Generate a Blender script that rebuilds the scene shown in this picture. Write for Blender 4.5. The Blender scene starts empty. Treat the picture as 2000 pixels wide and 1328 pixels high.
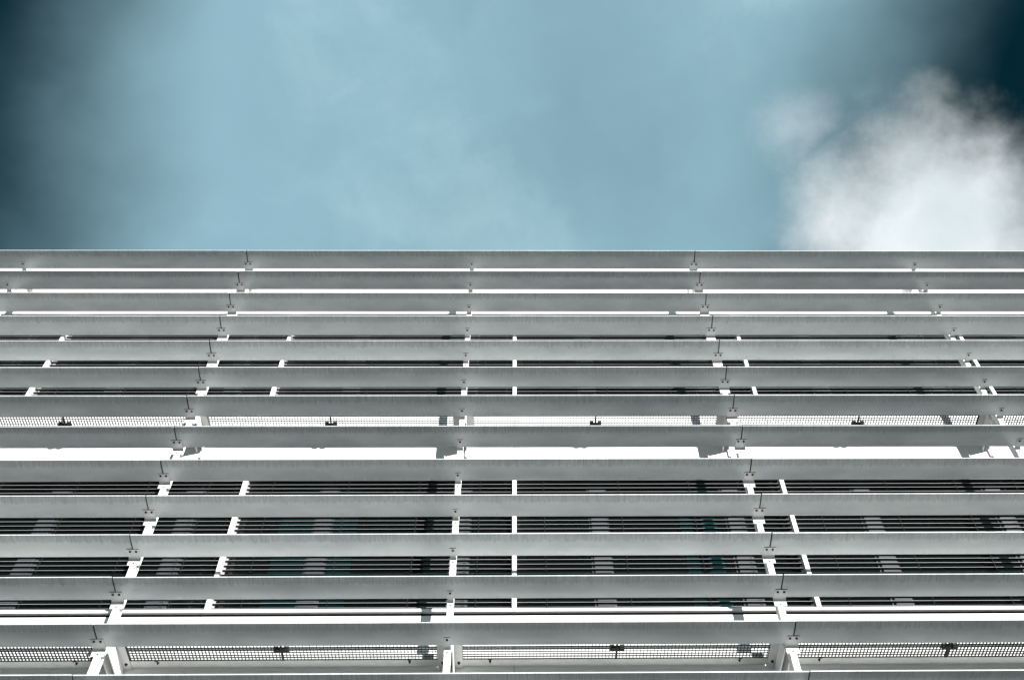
import bpy, bmesh, math, random
from mathutils import Matrix, Vector

random.seed(7)
sc = bpy.context.scene
col = sc.collection
EYE = 1.6                                   # eye height above the ground

# ---------------------------------------------------------------- camera
cam_d = bpy.data.cameras.new('camera')
cam = bpy.data.objects.new('camera', cam_d)
col.objects.link(cam)
TH, YA, RO = 0.957288, 0.0269286, 0.0223442
c, s = math.cos(TH), math.sin(TH)
right0 = Vector((math.cos(YA), -math.sin(YA), 0))
fwd = Vector((math.sin(YA) * c, math.cos(YA) * c, s))
up0 = Vector((-s * math.sin(YA), -s * math.cos(YA), c))
right = right0 * math.cos(RO) - up0 * math.sin(RO)
up = right0 * math.sin(RO) + up0 * math.cos(RO)
m3 = Matrix((right, up, -fwd)).transposed()
cam.matrix_world = Matrix.Translation((0, 0, EYE)) @ m3.to_4x4()
cam_d.sensor_fit = 'HORIZONTAL'
cam_d.sensor_width = 36.0
cam_d.lens = 2068.0 / 2000.0 * 36.0
cam_d.shift_x = -39.66 / 2000.0
cam_d.clip_start = 0.05
cam_d.clip_end = 3000
sc.camera = cam

# ---------------------------------------------------------------- sun and sky
SUN = Vector((0.55, -1.0, 0.18)).normalized()       # towards the sun
SUN_EL = math.asin(SUN.z)
SUN_ROT = math.atan2(SUN.x, SUN.y)
sun_d = bpy.data.lights.new('sun', 'SUN')
sun_d.energy = 4.2
sun_d.angle = math.radians(0.53)
sun_d.color = (1.0, 0.98, 0.95)
sun = bpy.data.objects.new('sun', sun_d)
col.objects.link(sun)
sun.rotation_euler = (-SUN).to_track_quat('-Z', 'Y').to_euler()
sun.location = SUN * 60

world = bpy.data.worlds.new('World')
sc.world = world
world.use_nodes = True
wn, wl = world.node_tree.nodes, world.node_tree.links
wn.clear()


def nd(nodes, kind, **kw):
    n = nodes.new(kind)
    for k, v in kw.items():
        setattr(n, k, v)
    return n


def mth(nodes, links, op, a, b=None, clamp=False, cc=None):
    n = nodes.new('ShaderNodeMath')
    n.operation = op
    n.use_clamp = clamp
    for i, v in enumerate((a, b, cc)):
        if v is None:
            continue
        if isinstance(v, (int, float)):
            n.inputs[i].default_value = v
        else:
            links.new(v, n.inputs[i])
    return n.outputs[0]


def smooth(nodes, links, v, a, b):
    n = nodes.new('ShaderNodeMapRange')
    n.interpolation_type = 'SMOOTHSTEP'
    n.inputs['From Min'].default_value = a
    n.inputs['From Max'].default_value = b
    links.new(v, n.inputs['Value'])
    return n.outputs['Result']


def noise(nodes, links, vec, scale, detail=4, rough=0.55):
    n = nodes.new('ShaderNodeTexNoise')
    n.inputs['Scale'].default_value = scale
    n.inputs['Detail'].default_value = detail
    n.inputs['Roughness'].default_value = rough
    if vec is not None:
        links.new(vec, n.inputs['Vector'])
    return n


tc = nd(wn, 'ShaderNodeTexCoord')
sky = nd(wn, 'ShaderNodeTexSky', sky_type='NISHITA')
sky.sun_disc = False
sky.sun_elevation = SUN_EL
sky.sun_rotation = SUN_ROT
sky.air_density = 1.0
sky.dust_density = 0.6
sky.ozone_density = 2.2
tint = nd(wn, 'ShaderNodeMix', data_type='RGBA', blend_type='MULTIPLY')
tint.inputs['Factor'].default_value = 1.0
wl.new(sky.outputs[0], tint.inputs['A'])
tint.inputs['B'].default_value = (0.016, 0.120, 0.105, 1)
# the drifting cloud field, laid out by direction
dirv = tc.outputs['Generated']
warp = noise(wn, wl, dirv, 5.0, 7, 0.6)
wsub = nd(wn, 'ShaderNodeVectorMath', operation='SUBTRACT')
wl.new(warp.outputs['Color'], wsub.inputs[0])
wsub.inputs[1].default_value = (0.5, 0.5, 0.5)
wsc = nd(wn, 'ShaderNodeVectorMath', operation='SCALE')
wl.new(wsub.outputs[0], wsc.inputs[0])
wsc.inputs['Scale'].default_value = 0.16
wadd = nd(wn, 'ShaderNodeVectorMath', operation='ADD')
wl.new(dirv, wadd.inputs[0])
wl.new(wsc.outputs[0], wadd.inputs[1])
pd = wadd.outputs[0]


def blob(centre, r0, r1, vec=None):
    d = nd(wn, 'ShaderNodeVectorMath', operation='DISTANCE')
    wl.new(vec or pd, d.inputs[0])
    d.inputs[1].default_value = centre
    return smooth(wn, wl, d.outputs['Value'], r1, r0)


# a street of thin high haze passing overhead, patchy, with clear sky on either side
swn = noise(wn, wl, dirv, 4.0, 5, 0.5)
ssub = nd(wn, 'ShaderNodeVectorMath', operation='SUBTRACT')
wl.new(swn.outputs['Color'], ssub.inputs[0])
ssub.inputs[1].default_value = (0.5, 0.5, 0.5)
ssc = nd(wn, 'ShaderNodeVectorMath', operation='SCALE')
wl.new(ssub.outputs[0], ssc.inputs[0])
ssc.inputs['Scale'].default_value = 0.15
sadd = nd(wn, 'ShaderNodeVectorMath', operation='ADD')
wl.new(dirv, sadd.inputs[0])
wl.new(ssc.outputs[0], sadd.inputs[1])
sepd = nd(wn, 'ShaderNodeSeparateXYZ')
wl.new(sadd.outputs[0], sepd.inputs[0])
lean = mth(wn, wl, 'MULTIPLY_ADD', sepd.outputs['Y'], 0.25, False, -0.064)
off_axis = mth(wn, wl, 'ABSOLUTE', mth(wn, wl, 'ADD', sepd.outputs['X'], lean))
street = smooth(wn, wl, off_axis, 0.425, 0.22)
veil_n = noise(wn, wl, pd, 2.6, 4, 0.5)
patchy = smooth(wn, wl, veil_n.outputs['Fac'], 0.18, 0.62)
veil = mth(wn, wl, 'MULTIPLY', street, mth(wn, wl, 'MULTIPLY_ADD', patchy, 0.30, False, 0.70))
veil_base = smooth(wn, wl, veil_n.outputs['Fac'], 0.46, 0.72)
veil = mth(wn, wl, 'MAXIMUM', veil, mth(wn, wl, 'MULTIPLY', veil_base, 0.12), clamp=True)
bright_n = noise(wn, wl, pd, 3.3, 7, 0.6)
bright = smooth(wn, wl, bright_n.outputs['Fac'], 0.50, 0.74)
# the one dense cumulus in view
fluff = noise(wn, wl, dirv, 9.0, 6, 0.52)
fl = mth(wn, wl, 'SUBTRACT', fluff.outputs['Fac'], 0.5)


def puff(centre, r0, r1, amt):
    return mth(wn, wl, 'ADD', blob(centre, r0, r1), mth(wn, wl, 'MULTIPLY', fl, amt))


c1 = puff((0.372, 0.458, 0.808), 0.0, 0.192, 0.80)
c2 = puff((0.248, 0.400, 0.882), -0.02, 0.085, 1.5)
c1 = smooth(wn, wl, c1, 0.15, 0.92)
c2 = mth(wn, wl, 'MULTIPLY', smooth(wn, wl, c2, 0.28, 1.25), 0.45)
cloud = mth(wn, wl, 'MAXIMUM', c1, c2)

bg = nd(wn, 'ShaderNodeBackground')
bg.inputs['Strength'].default_value = 0.10
mixv = nd(wn, 'ShaderNodeMix', data_type='RGBA')
wl.new(veil, mixv.inputs['Factor'])
wl.new(tint.outputs['Result'], mixv.inputs['A'])
hz = nd(wn, 'ShaderNodeMix', data_type='RGBA')
wl.new(bright, hz.inputs['Factor'])
hz.inputs['A'].default_value = (1.20, 2.04, 2.44, 1)
hz.inputs['B'].default_value = (1.64, 2.52, 2.90, 1)
wl.new(hz.outputs['Result'], mixv.inputs['B'])
mixc = nd(wn, 'ShaderNodeMix', data_type='RGBA')
wl.new(cloud, mixc.inputs['Factor'])
wl.new(mixv.outputs['Result'], mixc.inputs['A'])
fold = noise(wn, wl, pd, 9.0, 6, 0.55)
cl_c = nd(wn, 'ShaderNodeMix', data_type='RGBA')
wl.new(smooth(wn, wl, fold.outputs['Fac'], 0.36, 0.62), cl_c.inputs['Factor'])
cl_c.inputs['A'].default_value = (3.15, 3.5, 3.65, 1)
cl_c.inputs['B'].default_value = (3.6, 3.85, 3.95, 1)
wl.new(cl_c.outputs['Result'], mixc.inputs['B'])
wl.new(mixc.outputs['Result'], bg.inputs['Color'])
wo = nd(wn, 'ShaderNodeOutputWorld')
wl.new(bg.outputs[0], wo.inputs['Surface'])

sc.view_settings.view_transform = 'Standard'
sc.view_settings.look = 'None'
sc.view_settings.gamma = 1.0
sc.view_settings.use_curve_mapping = False
sc.view_settings.exposure = 1.30
sc.cycles.max_bounces = 8
sc.cycles.diffuse_bounces = 5

# ---------------------------------------------------------------- materials


def material(name, rgb, rough=0.5, metal=0.0, spec=0.5, var=0.0, vscale=6.0, bump=0.0):
    m = bpy.data.materials.new(name)
    m.use_nodes = True
    n, l = m.node_tree.nodes, m.node_tree.links
    b = n['Principled BSDF']
    b.inputs['Base Color'].default_value = (*rgb, 1)
    b.inputs['Roughness'].default_value = rough
    b.inputs['Metallic'].default_value = metal
    b.inputs['Specular IOR Level'].default_value = spec
    if var > 0:
        t = n.new('ShaderNodeTexCoord')
        z = noise(n, l, t.outputs['Object'], vscale, 6, 0.6)
        r = n.new('ShaderNodeValToRGB')
        r.color_ramp.elements[0].position = 0.3
        r.color_ramp.elements[1].position = 0.7
        r.color_ramp.elements[0].color = (*[v * (1 - var) for v in rgb], 1)
        r.color_ramp.elements[1].color = (*[min(0.95, v * (1 + var * 0.5)) for v in rgb], 1)
        l.new(z.outputs['Fac'], r.inputs[0])
        l.new(r.outputs[0], b.inputs['Base Color'])
        if bump > 0:
            bm_ = n.new('ShaderNodeBump')
            bm_.inputs['Strength'].default_value = bump
            bm_.inputs['Distance'].default_value = 0.004
            l.new(z.outputs['Fac'], bm_.inputs['Height'])
            l.new(bm_.outputs[0], b.inputs['Normal'])
    return m


def blade_material():
    """Pale grey coated aluminium with rain streaks running across the blade."""
    m = bpy.data.materials.new('louvre_coating')
    m.use_nodes = True
    n, l = m.node_tree.nodes, m.node_tree.links
    b = n['Principled BSDF']
    t = n.new('ShaderNodeTexCoord')
    oi = n.new('ShaderNodeObjectInfo')
    off = n.new('ShaderNodeVectorMath')
    off.operation = 'SCALE'
    off.inputs[0].default_value = (37.0, 0.0, 11.0)
    l.new(oi.outputs['Random'], off.inputs['Scale'])
    ad = n.new('ShaderNodeVectorMath')
    ad.operation = 'ADD'
    l.new(t.outputs['Object'], ad.inputs[0])
    l.new(off.outputs[0], ad.inputs[1])

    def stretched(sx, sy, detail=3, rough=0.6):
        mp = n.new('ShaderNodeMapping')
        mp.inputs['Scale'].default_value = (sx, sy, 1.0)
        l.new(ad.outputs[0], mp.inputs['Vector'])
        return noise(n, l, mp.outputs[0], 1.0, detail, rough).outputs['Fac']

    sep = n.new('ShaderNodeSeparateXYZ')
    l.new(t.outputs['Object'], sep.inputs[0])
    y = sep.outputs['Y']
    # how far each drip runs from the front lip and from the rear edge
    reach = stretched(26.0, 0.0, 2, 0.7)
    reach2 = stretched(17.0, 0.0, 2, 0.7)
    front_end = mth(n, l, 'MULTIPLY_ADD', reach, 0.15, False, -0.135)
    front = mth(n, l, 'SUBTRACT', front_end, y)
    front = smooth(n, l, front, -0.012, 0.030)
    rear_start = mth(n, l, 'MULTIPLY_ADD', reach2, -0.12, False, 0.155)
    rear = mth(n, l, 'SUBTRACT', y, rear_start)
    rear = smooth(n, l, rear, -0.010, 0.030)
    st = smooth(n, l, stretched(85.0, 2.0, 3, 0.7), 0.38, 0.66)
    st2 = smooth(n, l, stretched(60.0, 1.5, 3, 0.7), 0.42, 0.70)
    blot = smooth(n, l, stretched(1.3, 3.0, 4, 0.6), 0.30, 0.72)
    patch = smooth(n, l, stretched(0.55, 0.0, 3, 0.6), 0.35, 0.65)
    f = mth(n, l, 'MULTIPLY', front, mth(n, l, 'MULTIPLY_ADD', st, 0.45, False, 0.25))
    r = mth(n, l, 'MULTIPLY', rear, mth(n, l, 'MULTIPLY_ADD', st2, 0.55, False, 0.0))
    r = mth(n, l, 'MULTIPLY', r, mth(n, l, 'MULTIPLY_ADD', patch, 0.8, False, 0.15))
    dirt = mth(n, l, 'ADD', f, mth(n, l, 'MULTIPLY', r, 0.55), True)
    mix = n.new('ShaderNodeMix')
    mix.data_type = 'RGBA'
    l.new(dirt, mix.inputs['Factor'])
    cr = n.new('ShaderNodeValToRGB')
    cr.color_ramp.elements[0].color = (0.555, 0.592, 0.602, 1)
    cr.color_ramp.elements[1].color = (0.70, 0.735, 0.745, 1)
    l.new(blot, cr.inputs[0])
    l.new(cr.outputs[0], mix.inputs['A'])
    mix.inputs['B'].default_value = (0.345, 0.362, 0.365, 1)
    tone = n.new('ShaderNodeMix')
    tone.data_type = 'RGBA'
    tone.blend_type = 'MULTIPLY'
    tone.inputs['Factor'].default_value = 1.0
    l.new(mix.outputs['Result'], tone.inputs['A'])
    tv = mth(n, l, 'MULTIPLY_ADD', oi.outputs['Random'], 0.11, False, 0.90)
    cb = n.new('ShaderNodeCombineXYZ')
    for i_ in range(3):
        l.new(tv, cb.inputs[i_])
    l.new(cb.outputs[0], tone.inputs['B'])
    l.new(tone.outputs['Result'], b.inputs['Base Color'])
    rr = mth(n, l, 'MULTIPLY_ADD', blot, 0.10, False, 0.36)
    l.new(rr, b.inputs['Roughness'])
    b.inputs['Metallic'].default_value = 0.12
    bp = n.new('ShaderNodeBump')
    bp.inputs['Strength'].default_value = 0.12
    bp.inputs['Distance'].default_value = 0.01
    l.new(stretched(2.2, 5.0, 2, 0.5), bp.inputs['Height'])
    l.new(bp.outputs[0], b.inputs['Normal'])
    return m


M = {}
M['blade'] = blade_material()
M['steel'] = material('bracket_steel', (0.60, 0.61, 0.60), 0.42, 0.15, var=0.10, vscale=14)
M['white'] = material('white_coated_steel', (0.78, 0.78, 0.77), 0.42, var=0.07, vscale=9)
M['panel'] = material('white_facade_panel', (0.80, 0.80, 0.79), 0.45, var=0.05, vscale=1.6)
M['grey_plate'] = material('grey_plate', (0.50, 0.51, 0.50), 0.5, 0.1, var=0.12, vscale=10)
M['black'] = material('black_rubber_and_shade', (0.008, 0.008, 0.008), 0.7)  # rubber gaskets, and the strips that stand in for shadow gaps
M['bolt'] = material('dark_bolt', (0.004, 0.004, 0.004), 0.8, 0.0)
M['grating'] = material('weathered_grating', (0.016, 0.018, 0.019), 0.7, 0.0, var=0.25, vscale=20)
M['slat'] = material('charcoal_slat', (0.006, 0.007, 0.008), 0.6, 0.0)
M['bead'] = material('slat_lip', (0.60, 0.61, 0.62), 0.4, 0.2)
M['frame'] = material('grey_window_frame', (0.040, 0.045, 0.052), 0.5, 0.0, var=0.10, vscale=7)
M['glass'] = material('dark_window_glass', (0.004, 0.006, 0.006), 0.06, 0.0, spec=0.35)
M['teal'] = material('teal_window_glass', (0.004, 0.020, 0.021), 0.10, 0.0, spec=0.4)
M['core'] = material('dark_core', (0.02, 0.02, 0.02), 0.8)
M['asphalt'] = material('asphalt', (0.05, 0.05, 0.052), 0.9, var=0.3, vscale=0.8, bump=0.4)
M['bounce_slab'] = material('pale_bounce_slab', (0.62, 0.62, 0.61), 0.8, var=0.12, vscale=0.7, bump=0.3)  # for the added slab that lights the blades from below
M['roofing'] = material('roof_membrane', (0.22, 0.22, 0.22), 0.85, var=0.2, vscale=1.0)

# ---------------------------------------------------------------- mesh helpers


class MB:
    """Collects shapes into one mesh; material slots by index."""

    def __init__(self):
        self.v, self.f, self.mi = [], [], []

    def box(self, x0, x1, y0, y1, z0, z1, mi=0):
        b = len(self.v)
        self.v += [(x0, y0, z0), (x1, y0, z0), (x1, y1, z0), (x0, y1, z0),
                   (x0, y0, z1), (x1, y0, z1), (x1, y1, z1), (x0, y1, z1)]
        for q in ((0, 3, 2, 1), (4, 5, 6, 7), (0, 1, 5, 4), (1, 2, 6, 5), (2, 3, 7, 6), (3, 0, 4, 7)):
            self.f.append(tuple(b + i for i in q))
            self.mi.append(mi)
        return self

    def prism_x(self, prof, x0, x1, mi=0):
        """Closed (y, z) profile swept along x, both ends capped."""
        b, n = len(self.v), len(prof)
        self.v += [(x0, p[0], p[1]) for p in prof] + [(x1, p[0], p[1]) for p in prof]
        for i in range(n):
            j = (i + 1) % n
            self.f.append((b + i, b + j, b + n + j, b + n + i))
            self.mi.append(mi)
        self.f.append(tuple(b + i for i in reversed(range(n))))
        self.f.append(tuple(b + n + i for i in range(n)))
        self.mi += [mi, mi]
        return self

    def cyl(self, p0, axis, r, h, n=10, mi=0):
        """Cylinder from p0 along axis ('x','y','z') by h."""
        b = len(self.v)
        for e in (0, h):
            for i in range(n):
                a = 2 * math.pi * i / n
                u, w = r * math.cos(a), r * math.sin(a)
                if axis == 'z':
                    self.v.append((p0[0] + u, p0[1] + w, p0[2] + e))
                elif axis == 'y':
                    self.v.append((p0[0] + u, p0[1] + e, p0[2] + w))
                else:
                    self.v.append((p0[0] + e, p0[1] + u, p0[2] + w))
        for i in range(n):
            j = (i + 1) % n
            self.f.append((b + i, b + j, b + n + j, b + n + i))
            self.mi.append(mi)
        self.f.append(tuple(b + i for i in reversed(range(n))))
        self.f.append(tuple(b + n + i for i in range(n)))
        self.mi += [mi, mi]
        return self

    def mesh(self, name, mats, smooth_deg=None, bevel=0.0):
        me = bpy.data.meshes.new(name)
        me.from_pydata(self.v, [], self.f)
        for m in (mats if isinstance(mats, (list, tuple)) else [mats]):
            me.materials.append(M[m])
        for p, i in zip(me.polygons, self.mi):
            p.material_index = i
        bm = bmesh.new()
        bm.from_mesh(me)
        bmesh.ops.recalc_face_normals(bm, faces=bm.faces)
        if bevel > 0:
            ed = [e for e in bm.edges if e.is_manifold and e.calc_face_angle(0) > 0.6]
            bmesh.ops.bevel(bm, geom=ed, offset=bevel, segments=2, profile=0.5, affect='EDGES')
        bm.to_mesh(me)
        bm.free()
        if smooth_deg is not None:
            for p in me.polygons:
                p.use_smooth = True
            me.set_sharp_from_angle(angle=math.radians(smooth_deg))
        me.update()
        return me


def put(name, me, parent=None, loc=(0, 0, 0), **props):
    o = bpy.data.objects.new(name, me)
    col.objects.link(o)
    o.location = loc
    if parent is not None:
        o.parent = parent
    for k, v in props.items():
        o[k] = v
    return o


def root(name, loc, **props):
    o = bpy.data.objects.new(name, None)
    o.empty_display_size = 0.2
    col.objects.link(o)
    o.location = loc
    for k, v in props.items():
        o[k] = v
    return o


ORD = ['first', 'second', 'third', 'fourth', 'fifth', 'sixth', 'seventh', 'eighth', 'ninth', 'tenth',
       'eleventh', 'twelfth', 'thirteenth', 'fourteenth', 'fifteenth', 'sixteenth']

# ---------------------------------------------------------------- dimensions (metres; z above the ground)
BAY = 3.7
X0 = -0.734                                  # the support post nearest the middle
XM = -0.021                                  # the mullion nearest the middle
PITCH = 0.64356                              # blade spacing
ZB = [EYE + 15.107 - PITCH * k for k in range(15)]
YB = 9.101                                   # bolt line of the blade brackets
STOREY = 6 * PITCH
ZG = [EYE + 7.65 - STOREY, EYE + 7.65, EYE + 7.65 + STOREY]      # walkway levels
ZR = EYE + 7.65 + 2 * STOREY
YW = 9.88                                    # face of the facade panels
POSTS = list(range(-3, 4))
BAYS = list(range(-3, 3))
XL, XR = XM - 3 * BAY, XM + 3 * BAY

# ---------------------------------------------------------------- ground


def rise(x, y):
    """Level in front of the building, then an added bank, out of view, cutting horizon glow."""
    r = math.hypot(x, y - 4)
    t = min(1.0, max(0.0, (r - 22) / 22))
    h = 5.5 * t * t * (3 - 2 * t)  # added rise, shaped to block light from the low horizon
    t2 = min(1.0, max(0.0, (r - 60) / 300))
    return h * (0.9 + 0.1 * math.sin(x * 0.21) * math.cos(y * 0.17)) + 6 * t2


gm = MB()
rings = [0, 6, 12, 17, 21, 24, 27, 30, 33, 36, 40, 45, 52, 62, 80, 110, 160, 240, 400, 700]
SEG = 72
for r in rings:
    for i in range(SEG):
        an = 2 * math.pi * i / SEG
        x, y = r * math.cos(an), 4 + r * math.sin(an)
        gm.v.append((x, y, rise(x, y)))
for ri in range(len(rings) - 1):
    for i in range(SEG):
        j = (i + 1) % SEG
        q = (ri * SEG + i, ri * SEG + j, (ri + 1) * SEG + j, (ri + 1) * SEG + i)
        if ri == 0:
            q = q[1:]
        gm.f.append(q if ri else (ri * SEG, (ri + 1) * SEG + j, (ri + 1) * SEG + i))
        gm.mi.append(0)
g = gm.mesh('ground', 'asphalt', smooth_deg=60)
put('ground', g, kind='structure')
pv = MB().box(-4.2, 4.2, -11, 8.6, 0.0, 0.12).mesh('bounce_slab', 'bounce_slab', bevel=0.01)  # added pale slab, unseen, bounces light up under the middle of the blades
put('bounce_slab', pv, kind='structure')

# ---------------------------------------------------------------- the building
bld = root('office_building', (0, YW, 0), label='white panelled office block behind the louvre blades', category='building')


def bput(name, me, parent=None, loc=(0, 0, 0), **props):
    """A part of the building, location given in world metres."""
    p = parent or bld
    base = Vector((0, YW, 0)) if parent is None else Vector((0, 0, 0))
    o = put(name, me, p, Vector(loc) - base, **props)
    return o


bput('core', MB().box(XL - 0.6, XR + 0.6, 10.42, 24.0, 0.0, ZR + 0.55).mesh('core', 'core'))
bput('roof', MB().box(XL - 0.6, XR + 0.6, 10.05, 24.0, ZR + 0.56, ZR + 0.72).mesh('roof', 'roofing'))
G = 0.002
SILL, SLOT, SPAN, FASC = 0.835, 0.789, 0.728, -0.57
pw = BAY / 2 - G


def panel(name, z0, z1, y0, y1, mat, bevel=0.003):
    return MB().box(-pw, pw, y0, y1, z0, z1).mesh(name, mat, bevel=bevel)


me_fascia = panel('fascia_panel', FASC, -0.048, 0.0, 0.10, 'panel')
me_spandrel = panel('spandrel_panel', -0.044, SPAN, 0.0, 0.035, 'panel')
me_sill = panel('sill_cap', SLOT, SILL, -0.004, 0.036, 'panel')
me_slot = MB().box(-BAY / 2 + 0.0003, BAY / 2 - 0.0003, 0.06, 0.34, SPAN - 0.40, SILL - 0.006).mesh('slot_backing', 'black')
me_parapet = panel('parapet_panel', -0.044, 1.00, 0.0, 0.17, 'panel')
me_coping = panel('parapet_coping', 1.002, 1.05, -0.03, 0.20, 'white')
me_soffit = panel('window_head', FASC + 0.004, FASC + 0.06, 0.302, 0.53, 'frame')
for i in BAYS:
    xc = XM + (i + 0.5) * BAY
    for z in ZG:
        bput('fascia_panel', me_fascia, loc=(xc, YW, z))
        bput('spandrel_panel', me_spandrel, loc=(xc, YW, z))
        bput('sill_cap', me_sill, loc=(xc, YW, z))
        bput('slot_backing', me_slot, loc=(xc, YW, z))
        bput('window_head', me_soffit, loc=(xc, YW, z))
    bput('fascia_panel', me_fascia, loc=(xc, YW, ZR))
    bput('window_head', me_soffit, loc=(xc, YW, ZR))
    bput('parapet_panel', me_parapet, loc=(xc, YW, ZR))
    bput('parapet_coping', me_coping, loc=(xc, YW, ZR))
    bput('base_panel', MB().box(-pw, pw, 0.02, 0.5, 0.0, ZG[0] + FASC - 0.004).mesh('base_panel', 'panel', bevel=0.003),
         loc=(xc, YW, 0))
WB, WT = SILL, STOREY + FASC                 # window opening above each walkway level
me_mull = MB().box(-0.029, 0.029, 0.12, 0.295, WB + 0.002, WT - 0.002).mesh('mullion', 'white', bevel=0.004)
for z in ZG:
    for i in range(-3, 4):
        bput('mullion', me_mull, loc=(XM + i * BAY, YW, z))
# windows: each bay has grey uprights behind the blind and dark glass between
me_up = MB().box(-0.105, 0.105, 0.30, 0.40, WB + 0.002, WT - 0.002).mesh('frame_upright', 'frame', bevel=0.006)
PANES = {}


def pane_mesh(w, mat):
    key = (round(w, 3), mat)
    if key not in PANES:
        PANES[key] = MB().box(-w / 2, w / 2, 0.352, 0.376, WB + 0.034, WT - 0.034).mesh('pane', mat)
    return PANES[key]


def ring(w, z0, z1, y0, y1, t):
    """A closed rectangular frame, one connected mesh."""
    m = MB()
    o = [(-w / 2, z0), (w / 2, z0), (w / 2, z1), (-w / 2, z1)]
    n = [(-w / 2 + t, z0 + t), (w / 2 - t, z0 + t), (w / 2 - t, z1 - t), (-w / 2 + t, z1 - t)]
    for y in (y0, y1):
        m.v += [(x, y, z) for x, z in o] + [(x, y, z) for x, z in n]
    for i in range(4):
        j = (i + 1) % 4
        for q in ((i, j, 4 + j, 4 + i), (8 + i, 8 + j, 12 + j, 12 + i), (i, j, 8 + j, 8 + i), (4 + i, 4 + j, 12 + j, 12 + i)):
            m.f.append(q)
            m.mi.append(0)
    return m.mesh('window', 'frame')


def rails(w):
    return ring(w, WB + 0.003, WT - 0.003, 0.335, 0.405, 0.03)


step = BAY / 2
me_rails = rails(step - 0.212)
teal_at = {(-2, 1, 'r'), (-1, 1, 'l'), (1, 1, 'r')}
for li, z in enumerate(ZG):
    for j in range(-6, 6):
        xa = X0 + j * step
        if xa > XR - 0.3 or xa < XL:
            continue
        bput('frame_upright', me_up, loc=(xa, YW, z))
        xb = xa + step
        if xb > XR:
            continue
        w = bput('window', me_rails, loc=((xa + xb) / 2, YW, z))
        a, b = -step / 2 + 0.137, step / 2 - 0.137
        # teal tinted side lights in a few of the windows
        cuts = [(a, b, 'glass')]
        if li == 1 and j == -2:
            cuts = [(a, b - 0.45, 'glass'), (b - 0.446, b - 0.0, 'teal')]
        if li == 1 and j == -1:
            cuts = [(a, a + 0.32, 'teal'), (a + 0.324, b, 'glass')]
        if li == 1 and j == 1:
            cuts = [(a, b - 0.62, 'glass'), (b - 0.616, b - 0.12, 'teal'), (b - 0.116, b, 'glass')]
        for p, q, mt in cuts:
            o = put('pane', pane_mesh(q - p, mt), w, ((p + q) / 2, 0, 0))
            if mt == 'teal':
                o['label'] = 'teal tinted strip of glass'

# ---------------------------------------------------------------- support posts with their brackets
NA = 7
R = 0.040
BO, BI = -0.240, 0.092                       # outer and inner edge of a blade, from the bolt line


def under(d):
    """Height of a blade's underside at depth d from the bolt line."""
    t = (d - BO) / (BI - BO)
    return 0.034 - 0.022 * t - 0.0075 * 4 * t * (1 - t)



def bracket_mesh(half_w):
    """Bent strip: flat under the blade, rolled over at the back, then down the post."""
    t = 0.006
    ds = (-0.034, 0.0, 0.04, 0.085)
    top = [(d, under(d) - 0.001) for d in ds]
    bot = [(d, under(d) - 0.001 - t) for d in ds]
    cy, cz = 0.085, under(0.085) - 0.001 - R
    for i in range(1, NA + 1):
        a = math.pi / 2 * (1 - i / NA)
        top.append((cy + R * math.cos(a), cz + R * math.sin(a)))
        bot.append((cy + (R - t) * math.cos(a), cz + (R - t) * math.sin(a)))
    top.append((cy + R, -0.094))
    bot.append((cy + R - t, -0.094))
    # the strip rolls inward-down, so its outer skin faces the street at the bottom
    prof = top + bot[::-1]
    return MB().prism_x(prof, -half_w, half_w).mesh('bracket', 'steel', smooth_deg=40)


me_br_joint = bracket_mesh(0.070)
me_br_mid = bracket_mesh(0.036)
me_bolt_up = MB().cyl((0, 0, -0.016), 'z', 0.0125, 0.010, 12).cyl((0, 0, -0.0098), 'z', 0.0145, 0.002, 14).mesh('bolt', 'bolt', smooth_deg=40)
me_bolt_front = MB().cyl((0, -0.006, 0), 'y', 0.008, 0.007, 10).mesh('bolt', 'bolt', smooth_deg=40)
me_gap_j = MB().box(-0.0695, 0.0695, -0.0365, -0.030, under(-0.034) - 0.0045, under(-0.034) - 0.001).mesh('gap_shade_strip', 'black')  # black strip painted in as the shadow gap at the flange's front edge
me_gap_m = MB().box(-0.0355, 0.0355, -0.0365, -0.030, under(-0.034) - 0.0045, under(-0.034) - 0.001).mesh('gap_shade_strip', 'black')
YP = YB + 0.085 + R + 0.001                  # front of the post
PD = 0.105
PT = 0.055
ztop = ZB[0] - 0.045
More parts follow.
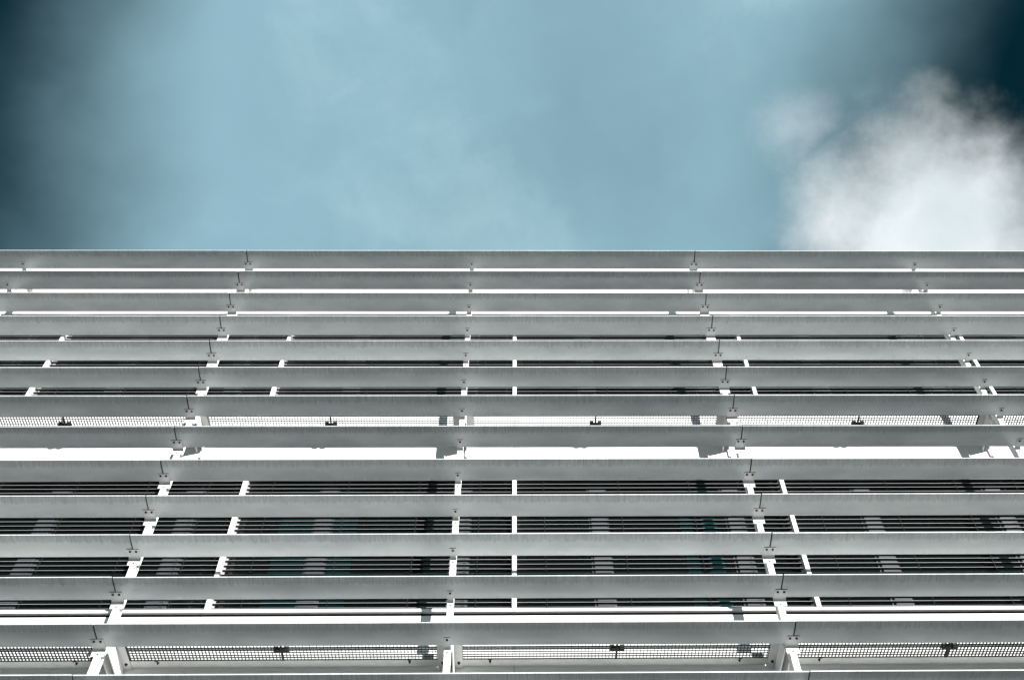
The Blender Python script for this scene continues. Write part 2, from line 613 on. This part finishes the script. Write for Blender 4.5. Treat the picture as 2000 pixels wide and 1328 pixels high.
for n in POSTS:
    joint = n % 2 != 0
    xp = X0 + n * BAY
    where = {-3: 'at the far left beyond the outermost blade joint', -2: 'leftmost in view, holding the left blades midway',
             -1: 'at the left line of blade joints', 0: 'just left of the middle of the facade',
             1: 'at the right line of blade joints', 2: 'rightmost in view, holding the right blades midway',
             3: 'at the far right beyond the outermost blade joint'}[n]
    p = root('support_post', (xp, YP, 0.0), label='white upright post ' + where, category='post', group='louvre support posts')

    def pp(name, me, x=0.0, y=0.0, z=0.0, parent=None, **kw):
        """Part of the post: x from its axis, world y, world z."""
        if parent is None:
            return put(name, me, p, (x, y - YP, z), **kw)
        return put(name, me, parent, (x, y, z), **kw)

    hw = 0.037 if joint else 0.035
    pp('post_tube', MB().box(-hw, hw, 0, PT, 0.022, ztop).mesh('post_tube', 'white', bevel=0.006), 0, YP, 0)
    pp('rear_bar', MB().box(-hw, hw, PD - 0.012, PD, 0.022, ztop - 0.01).mesh('rear_bar', 'white', bevel=0.002), 0, YP, 0)
    pp('base_plate', MB().box(-0.12, 0.12, -0.08, PD + 0.09, 0.001, 0.021).mesh('base_plate', 'grey_plate', bevel=0.002), 0, YP, 0)
    for zb in ZB:
        b = pp('bracket', me_br_joint if joint else me_br_mid, 0, YB, zb)
        put('gap_shade_strip', me_gap_j if joint else me_gap_m, b)
        for dx in ((-0.035, 0.035) if joint else (0.0,)):
            put('bolt', me_bolt_up, b, (dx, 0, under(0) + 0.002))
        put('bolt', me_bolt_front, b, (0, 0.085 + R - 0.006, -0.068))
    for z in ZG[1:] + [ZR]:
        roofl = z == ZR
        y1 = YW - 0.006
        zt, zl = z - 0.03, z - 0.215
        if roofl:
            zt, zl = z - 0.12, z - 0.30
        for sx in (-0.042, 0.042):
            pp('outrigger_plate', MB().box(sx - 0.007, sx + 0.007, YP + PD + 0.012 - YP, y1 - YP, zl - z, zt - z)
               .mesh('outrigger_plate', 'white', bevel=0.002), 0, YP, z)
        if not roofl:
            ep = pp('end_plate', MB().box(-0.1405, 0.1405, PD + 0.012, y1 - YP, -0.028, -0.004)
                    .mesh('end_plate', 'grey_plate', bevel=0.003), 0, YP, z)
            for sx in (-0.085, 0.095):
                put('bolt', MB().cyl((0, 0, -0.046), 'z', 0.013, 0.018, 6).cyl((0, 0, -0.032), 'z', 0.018, 0.004, 12)
                    .mesh('bolt', 'bolt'), ep, (sx, y1 - YP - 0.10, 0))
            pp('wall_rib', MB().box(0.020, 0.052, -0.034, -0.003, FASC + 0.02, -0.22).mesh('wall_rib', 'white', bevel=0.003), 0, YW, z)

# ---------------------------------------------------------------- louvre blades
CY, CZ = YB + (BO + BI) / 2, 0.020           # origin of a blade


def blade_profile(k=1.0, n=16):
    """Shallow aerofoil: almost flat below, thin square outer edge, arched on top."""
    low, high = [], []
    for i in range(n + 1):
        t = i / n
        d = BO + (BI - BO) * t
        z = under(d)
        th = 0.014 * (1 - t) + 0.010 * t + 0.030 * math.sin(math.pi * t) ** 0.8
        low.append((d, z))
        high.append((d, z + th))
    mid = (BO + BI) / 2
    pts = low + high[::-1]
    return [((d - mid) * k, (z - CZ) * k) for d, z in pts]


GAP = 0.008
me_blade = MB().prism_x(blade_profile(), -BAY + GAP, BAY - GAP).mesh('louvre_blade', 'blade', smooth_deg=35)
me_gasket = MB().prism_x([(y, z) for y, z in blade_profile(0.93)], -GAP + 0.003, GAP - 0.003).mesh('joint_gasket', 'black', smooth_deg=50)
SECT = {-2: 'left section, left of the left joints', 0: 'middle section between the two joints',
        2: 'right section, right of the right joints'}
for k, zb in enumerate(ZB):
    for n in (-2, 0, 2):
        r = root('louvre_blade', (X0 + n * BAY, CY, zb + CZ), category='louvre blade', group='sunshade louvre blades',
                 label='grey louvre blade, %s row from the top, %s' % (ORD[k], SECT[n]))
        # no two blades hang quite alike
        r.rotation_euler = (math.radians(random.uniform(-0.4, 0.4)), random.uniform(-0.0004, 0.0004), random.uniform(-0.0003, 0.0003))
        r.location.z += random.uniform(-0.0015, 0.0025)
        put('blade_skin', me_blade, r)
        if n < 2:
            put('joint_gasket', me_gasket, r, (BAY, 0, 0))

# ---------------------------------------------------------------- maintenance walkways
GP, GD = 0.0385, 0.0415
W2 = BAY / 2 - 0.141
gy0, gy1 = YP + PD + 0.02, 9.728
grid = MB()
ny = int((gy1 - gy0) / GD)
for i in range(ny + 1):
    y = gy1 - 0.004 - i * GD
    grid.box(-W2, W2, y - 0.0034, y + 0.0034, -0.022, -0.011)
nx = int(2 * W2 / GP)
for i in range(nx + 1):
    x = -nx * GP / 2 + i * GP
    grid.box(x - 0.0018, x + 0.0018, gy1 - 0.004 - ny * GD, gy1 - 0.004, -0.027, -0.0055)
for x in (-W2, W2):
    grid.box(x - 0.003, x + 0.003, gy1 - 0.004 - ny * GD - 0.002, gy1, -0.024, -0.006)
me_grid = grid.mesh('grating_bars', 'grating')
led = []
L0, L1, LZ = 9.734, 9.864, -0.012
for i in range(7):                            # rounded underside
    a = math.pi / 2 * i / 6
    led.append((L1 - 0.03 + 0.03 * math.sin(a), LZ - 0.03 + 0.03 - 0.03 * math.cos(a) + 0.0))
prof = [(L0, 0.06), (L0, -0.012), (L0 + 0.004, -0.016), (L0 + 0.06, -0.018), (L1 - 0.03, -0.020), (L1 - 0.012, -0.014), (L1, 0.0), (L1, 0.06)]
me_led = MB().prism_x(prof, -W2 - 0.0035, W2 + 0.0035).mesh('ledger_beam', 'grey_plate', smooth_deg=40)
me_lbolt = MB().cyl((0, 0, -0.038), 'z', 0.009, 0.024, 8).cyl((0, 0, -0.021), 'z', 0.015, 0.004, 10).mesh('bolt', 'bolt')
clip = MB()
for i in range(8):
    a0, a1 = math.pi * i / 8, math.pi * (i + 1) / 8
    clip.box(-0.022 * math.cos(a0), -0.022 * math.cos(a1), -0.004, 0.004,
             -0.036 - 0.014 * math.sin((a0 + a1) / 2) - 0.003, -0.036 - 0.014 * math.sin((a0 + a1) / 2) + 0.003)
me_clip = clip.mesh('grating_clip', 'bolt')
cl = MB().box(-0.011, 0.011, 9.385, 9.70, -0.052, -0.030)
cl.box(-0.082, 0.082, 9.505, 9.552, -0.050, -0.032)
for sx in (-1, 1):
    cl.cyl((sx * 0.056 - 0.026, 9.508, -0.050), 'x', 0.026, 0.052, 12)
    cl.box(sx * 0.056 - 0.026, sx * 0.056 + 0.026, 9.47, 9.55, -0.058, -0.033)
me_clamp = cl.mesh('saddle_clamp', 'bolt', bevel=0.003)
BAYN = {-3: 'bay at the left edge', -2: 'bay left of the left joints', -1: 'bay right of the left joints',
        0: 'bay left of the right joints', 1: 'bay right of the right joints', 2: 'bay at the right edge'}
for li, lev in ((1, 'lower'), (2, 'upper')):
    for i in BAYS:
        w = root('walkway_grating', (X0 + (i + 0.5) * BAY, gy0, ZG[li]), category='walkway', group='maintenance walkway gratings',
                 label='%s open mesh walkway seen from below, %s' % (lev, BAYN[i]))

        def wp(name, me, x=0.0, parent=None, **kw):
            return put(name, me, parent or w, (x, 0 if parent else -gy0, 0), **kw)
        wp('grating_bars', me_grid, kind='stuff')
        lb = wp('ledger_beam', me_led)
        for x in (-BAY / 2 + 0.445, BAY / 2 - 0.455):
            put('bolt', me_lbolt, lb, (x, 9.765, 0))
            put('grating_clip', me_clip, w, (x, 9.70 - gy0, 0))
        wp('saddle_clamp', me_clamp)

# ---------------------------------------------------------------- window blinds
SP = 0.0775
SD = 0.052
me_slat = MB()
hwid = BAY / 2 - 0.034
prof = [(0.010, 0.0), (0.022, 0.0035), (0.038, 0.004), (SD, 0.001), (SD, -0.001), (0.038, 0.002), (0.022, 0.0015), (0.010, -0.002)]
me_slat.prism_x(prof, -hwid, hwid, 0)
me_slat.prism_x([(0.0072, -0.0018), (0.0097, -0.0018), (0.0097, 0.0008), (0.0072, 0.0008)], -hwid, hwid, 1)
me_slat = me_slat.mesh('slat', ['slat', 'bead'])
YS = 10.026
zlo, zhi = SILL + 0.045, STOREY + FASC - 0.03
nslat = int((zhi - zlo) / SP)
me_cord = MB().cyl((0, 0, zlo - 0.02), 'z', 0.003, zhi - zlo + 0.02, 6).mesh('ladder_cord', 'black')
hook = MB()
me_railb = MB().box(-hwid, hwid, 0.0, 0.055, SILL + 0.004, SILL + 0.022).mesh('bottom_rail', 'frame', bevel=0.003)
me_head = MB().box(-hwid, hwid, -0.004, 0.06, STOREY + FASC - 0.028, STOREY + FASC - 0.003).mesh('head_rail', 'frame', bevel=0.003)
# anchor so that a slat falls on the height read off the photograph
z_anchor = EYE + 9.409 - ZG[1]
off = (z_anchor - zlo) % SP
zs = [zlo + off + i * SP for i in range(nslat + 1) if zlo + off + i * SP < zhi]
hooks = MB()
for z in zs:
    hooks.box(-0.020, 0.018, 0.056, 0.064, z + 0.010, z + 0.018)
    hooks.box(0.012, 0.018, 0.040, 0.0555, z + 0.010, z + 0.018)
me_hooks = hooks.mesh('slat_hooks', 'white')
for li, lev in ((1, 'lower'), (2, 'upper')):
    for i in BAYS:
        bl = root('window_blind', (XM + (i + 0.5) * BAY, YS, ZG[li] + SILL), category='blind', group='window blinds behind the louvres',
                  label='dark slatted blind in the %s window row, %s between white mullions' %
                  (lev, {-3: 'first span from the left', -2: 'second span from the left', -1: 'third span from the left',
                         0: 'third span from the right', 1: 'second span from the right', 2: 'first span from the right'}[i]))
        for z in zs:
            put('slat', me_slat, bl, (0, random.uniform(-0.002, 0.002), z - SILL + random.uniform(-0.0015, 0.0015)))
        for x in (-1.45, -0.42, 0.55, 1.38):
            put('ladder_cord', me_cord, bl, (x, -0.008, -SILL))
        for x in (1.26, 1.73):
            put('slat_hooks', me_hooks, bl, (x, 0, -SILL), kind='stuff')
        put('bottom_rail', me_railb, bl, (0, 0, -SILL))
        put('head_rail', me_head, bl, (0, 0, -SILL))
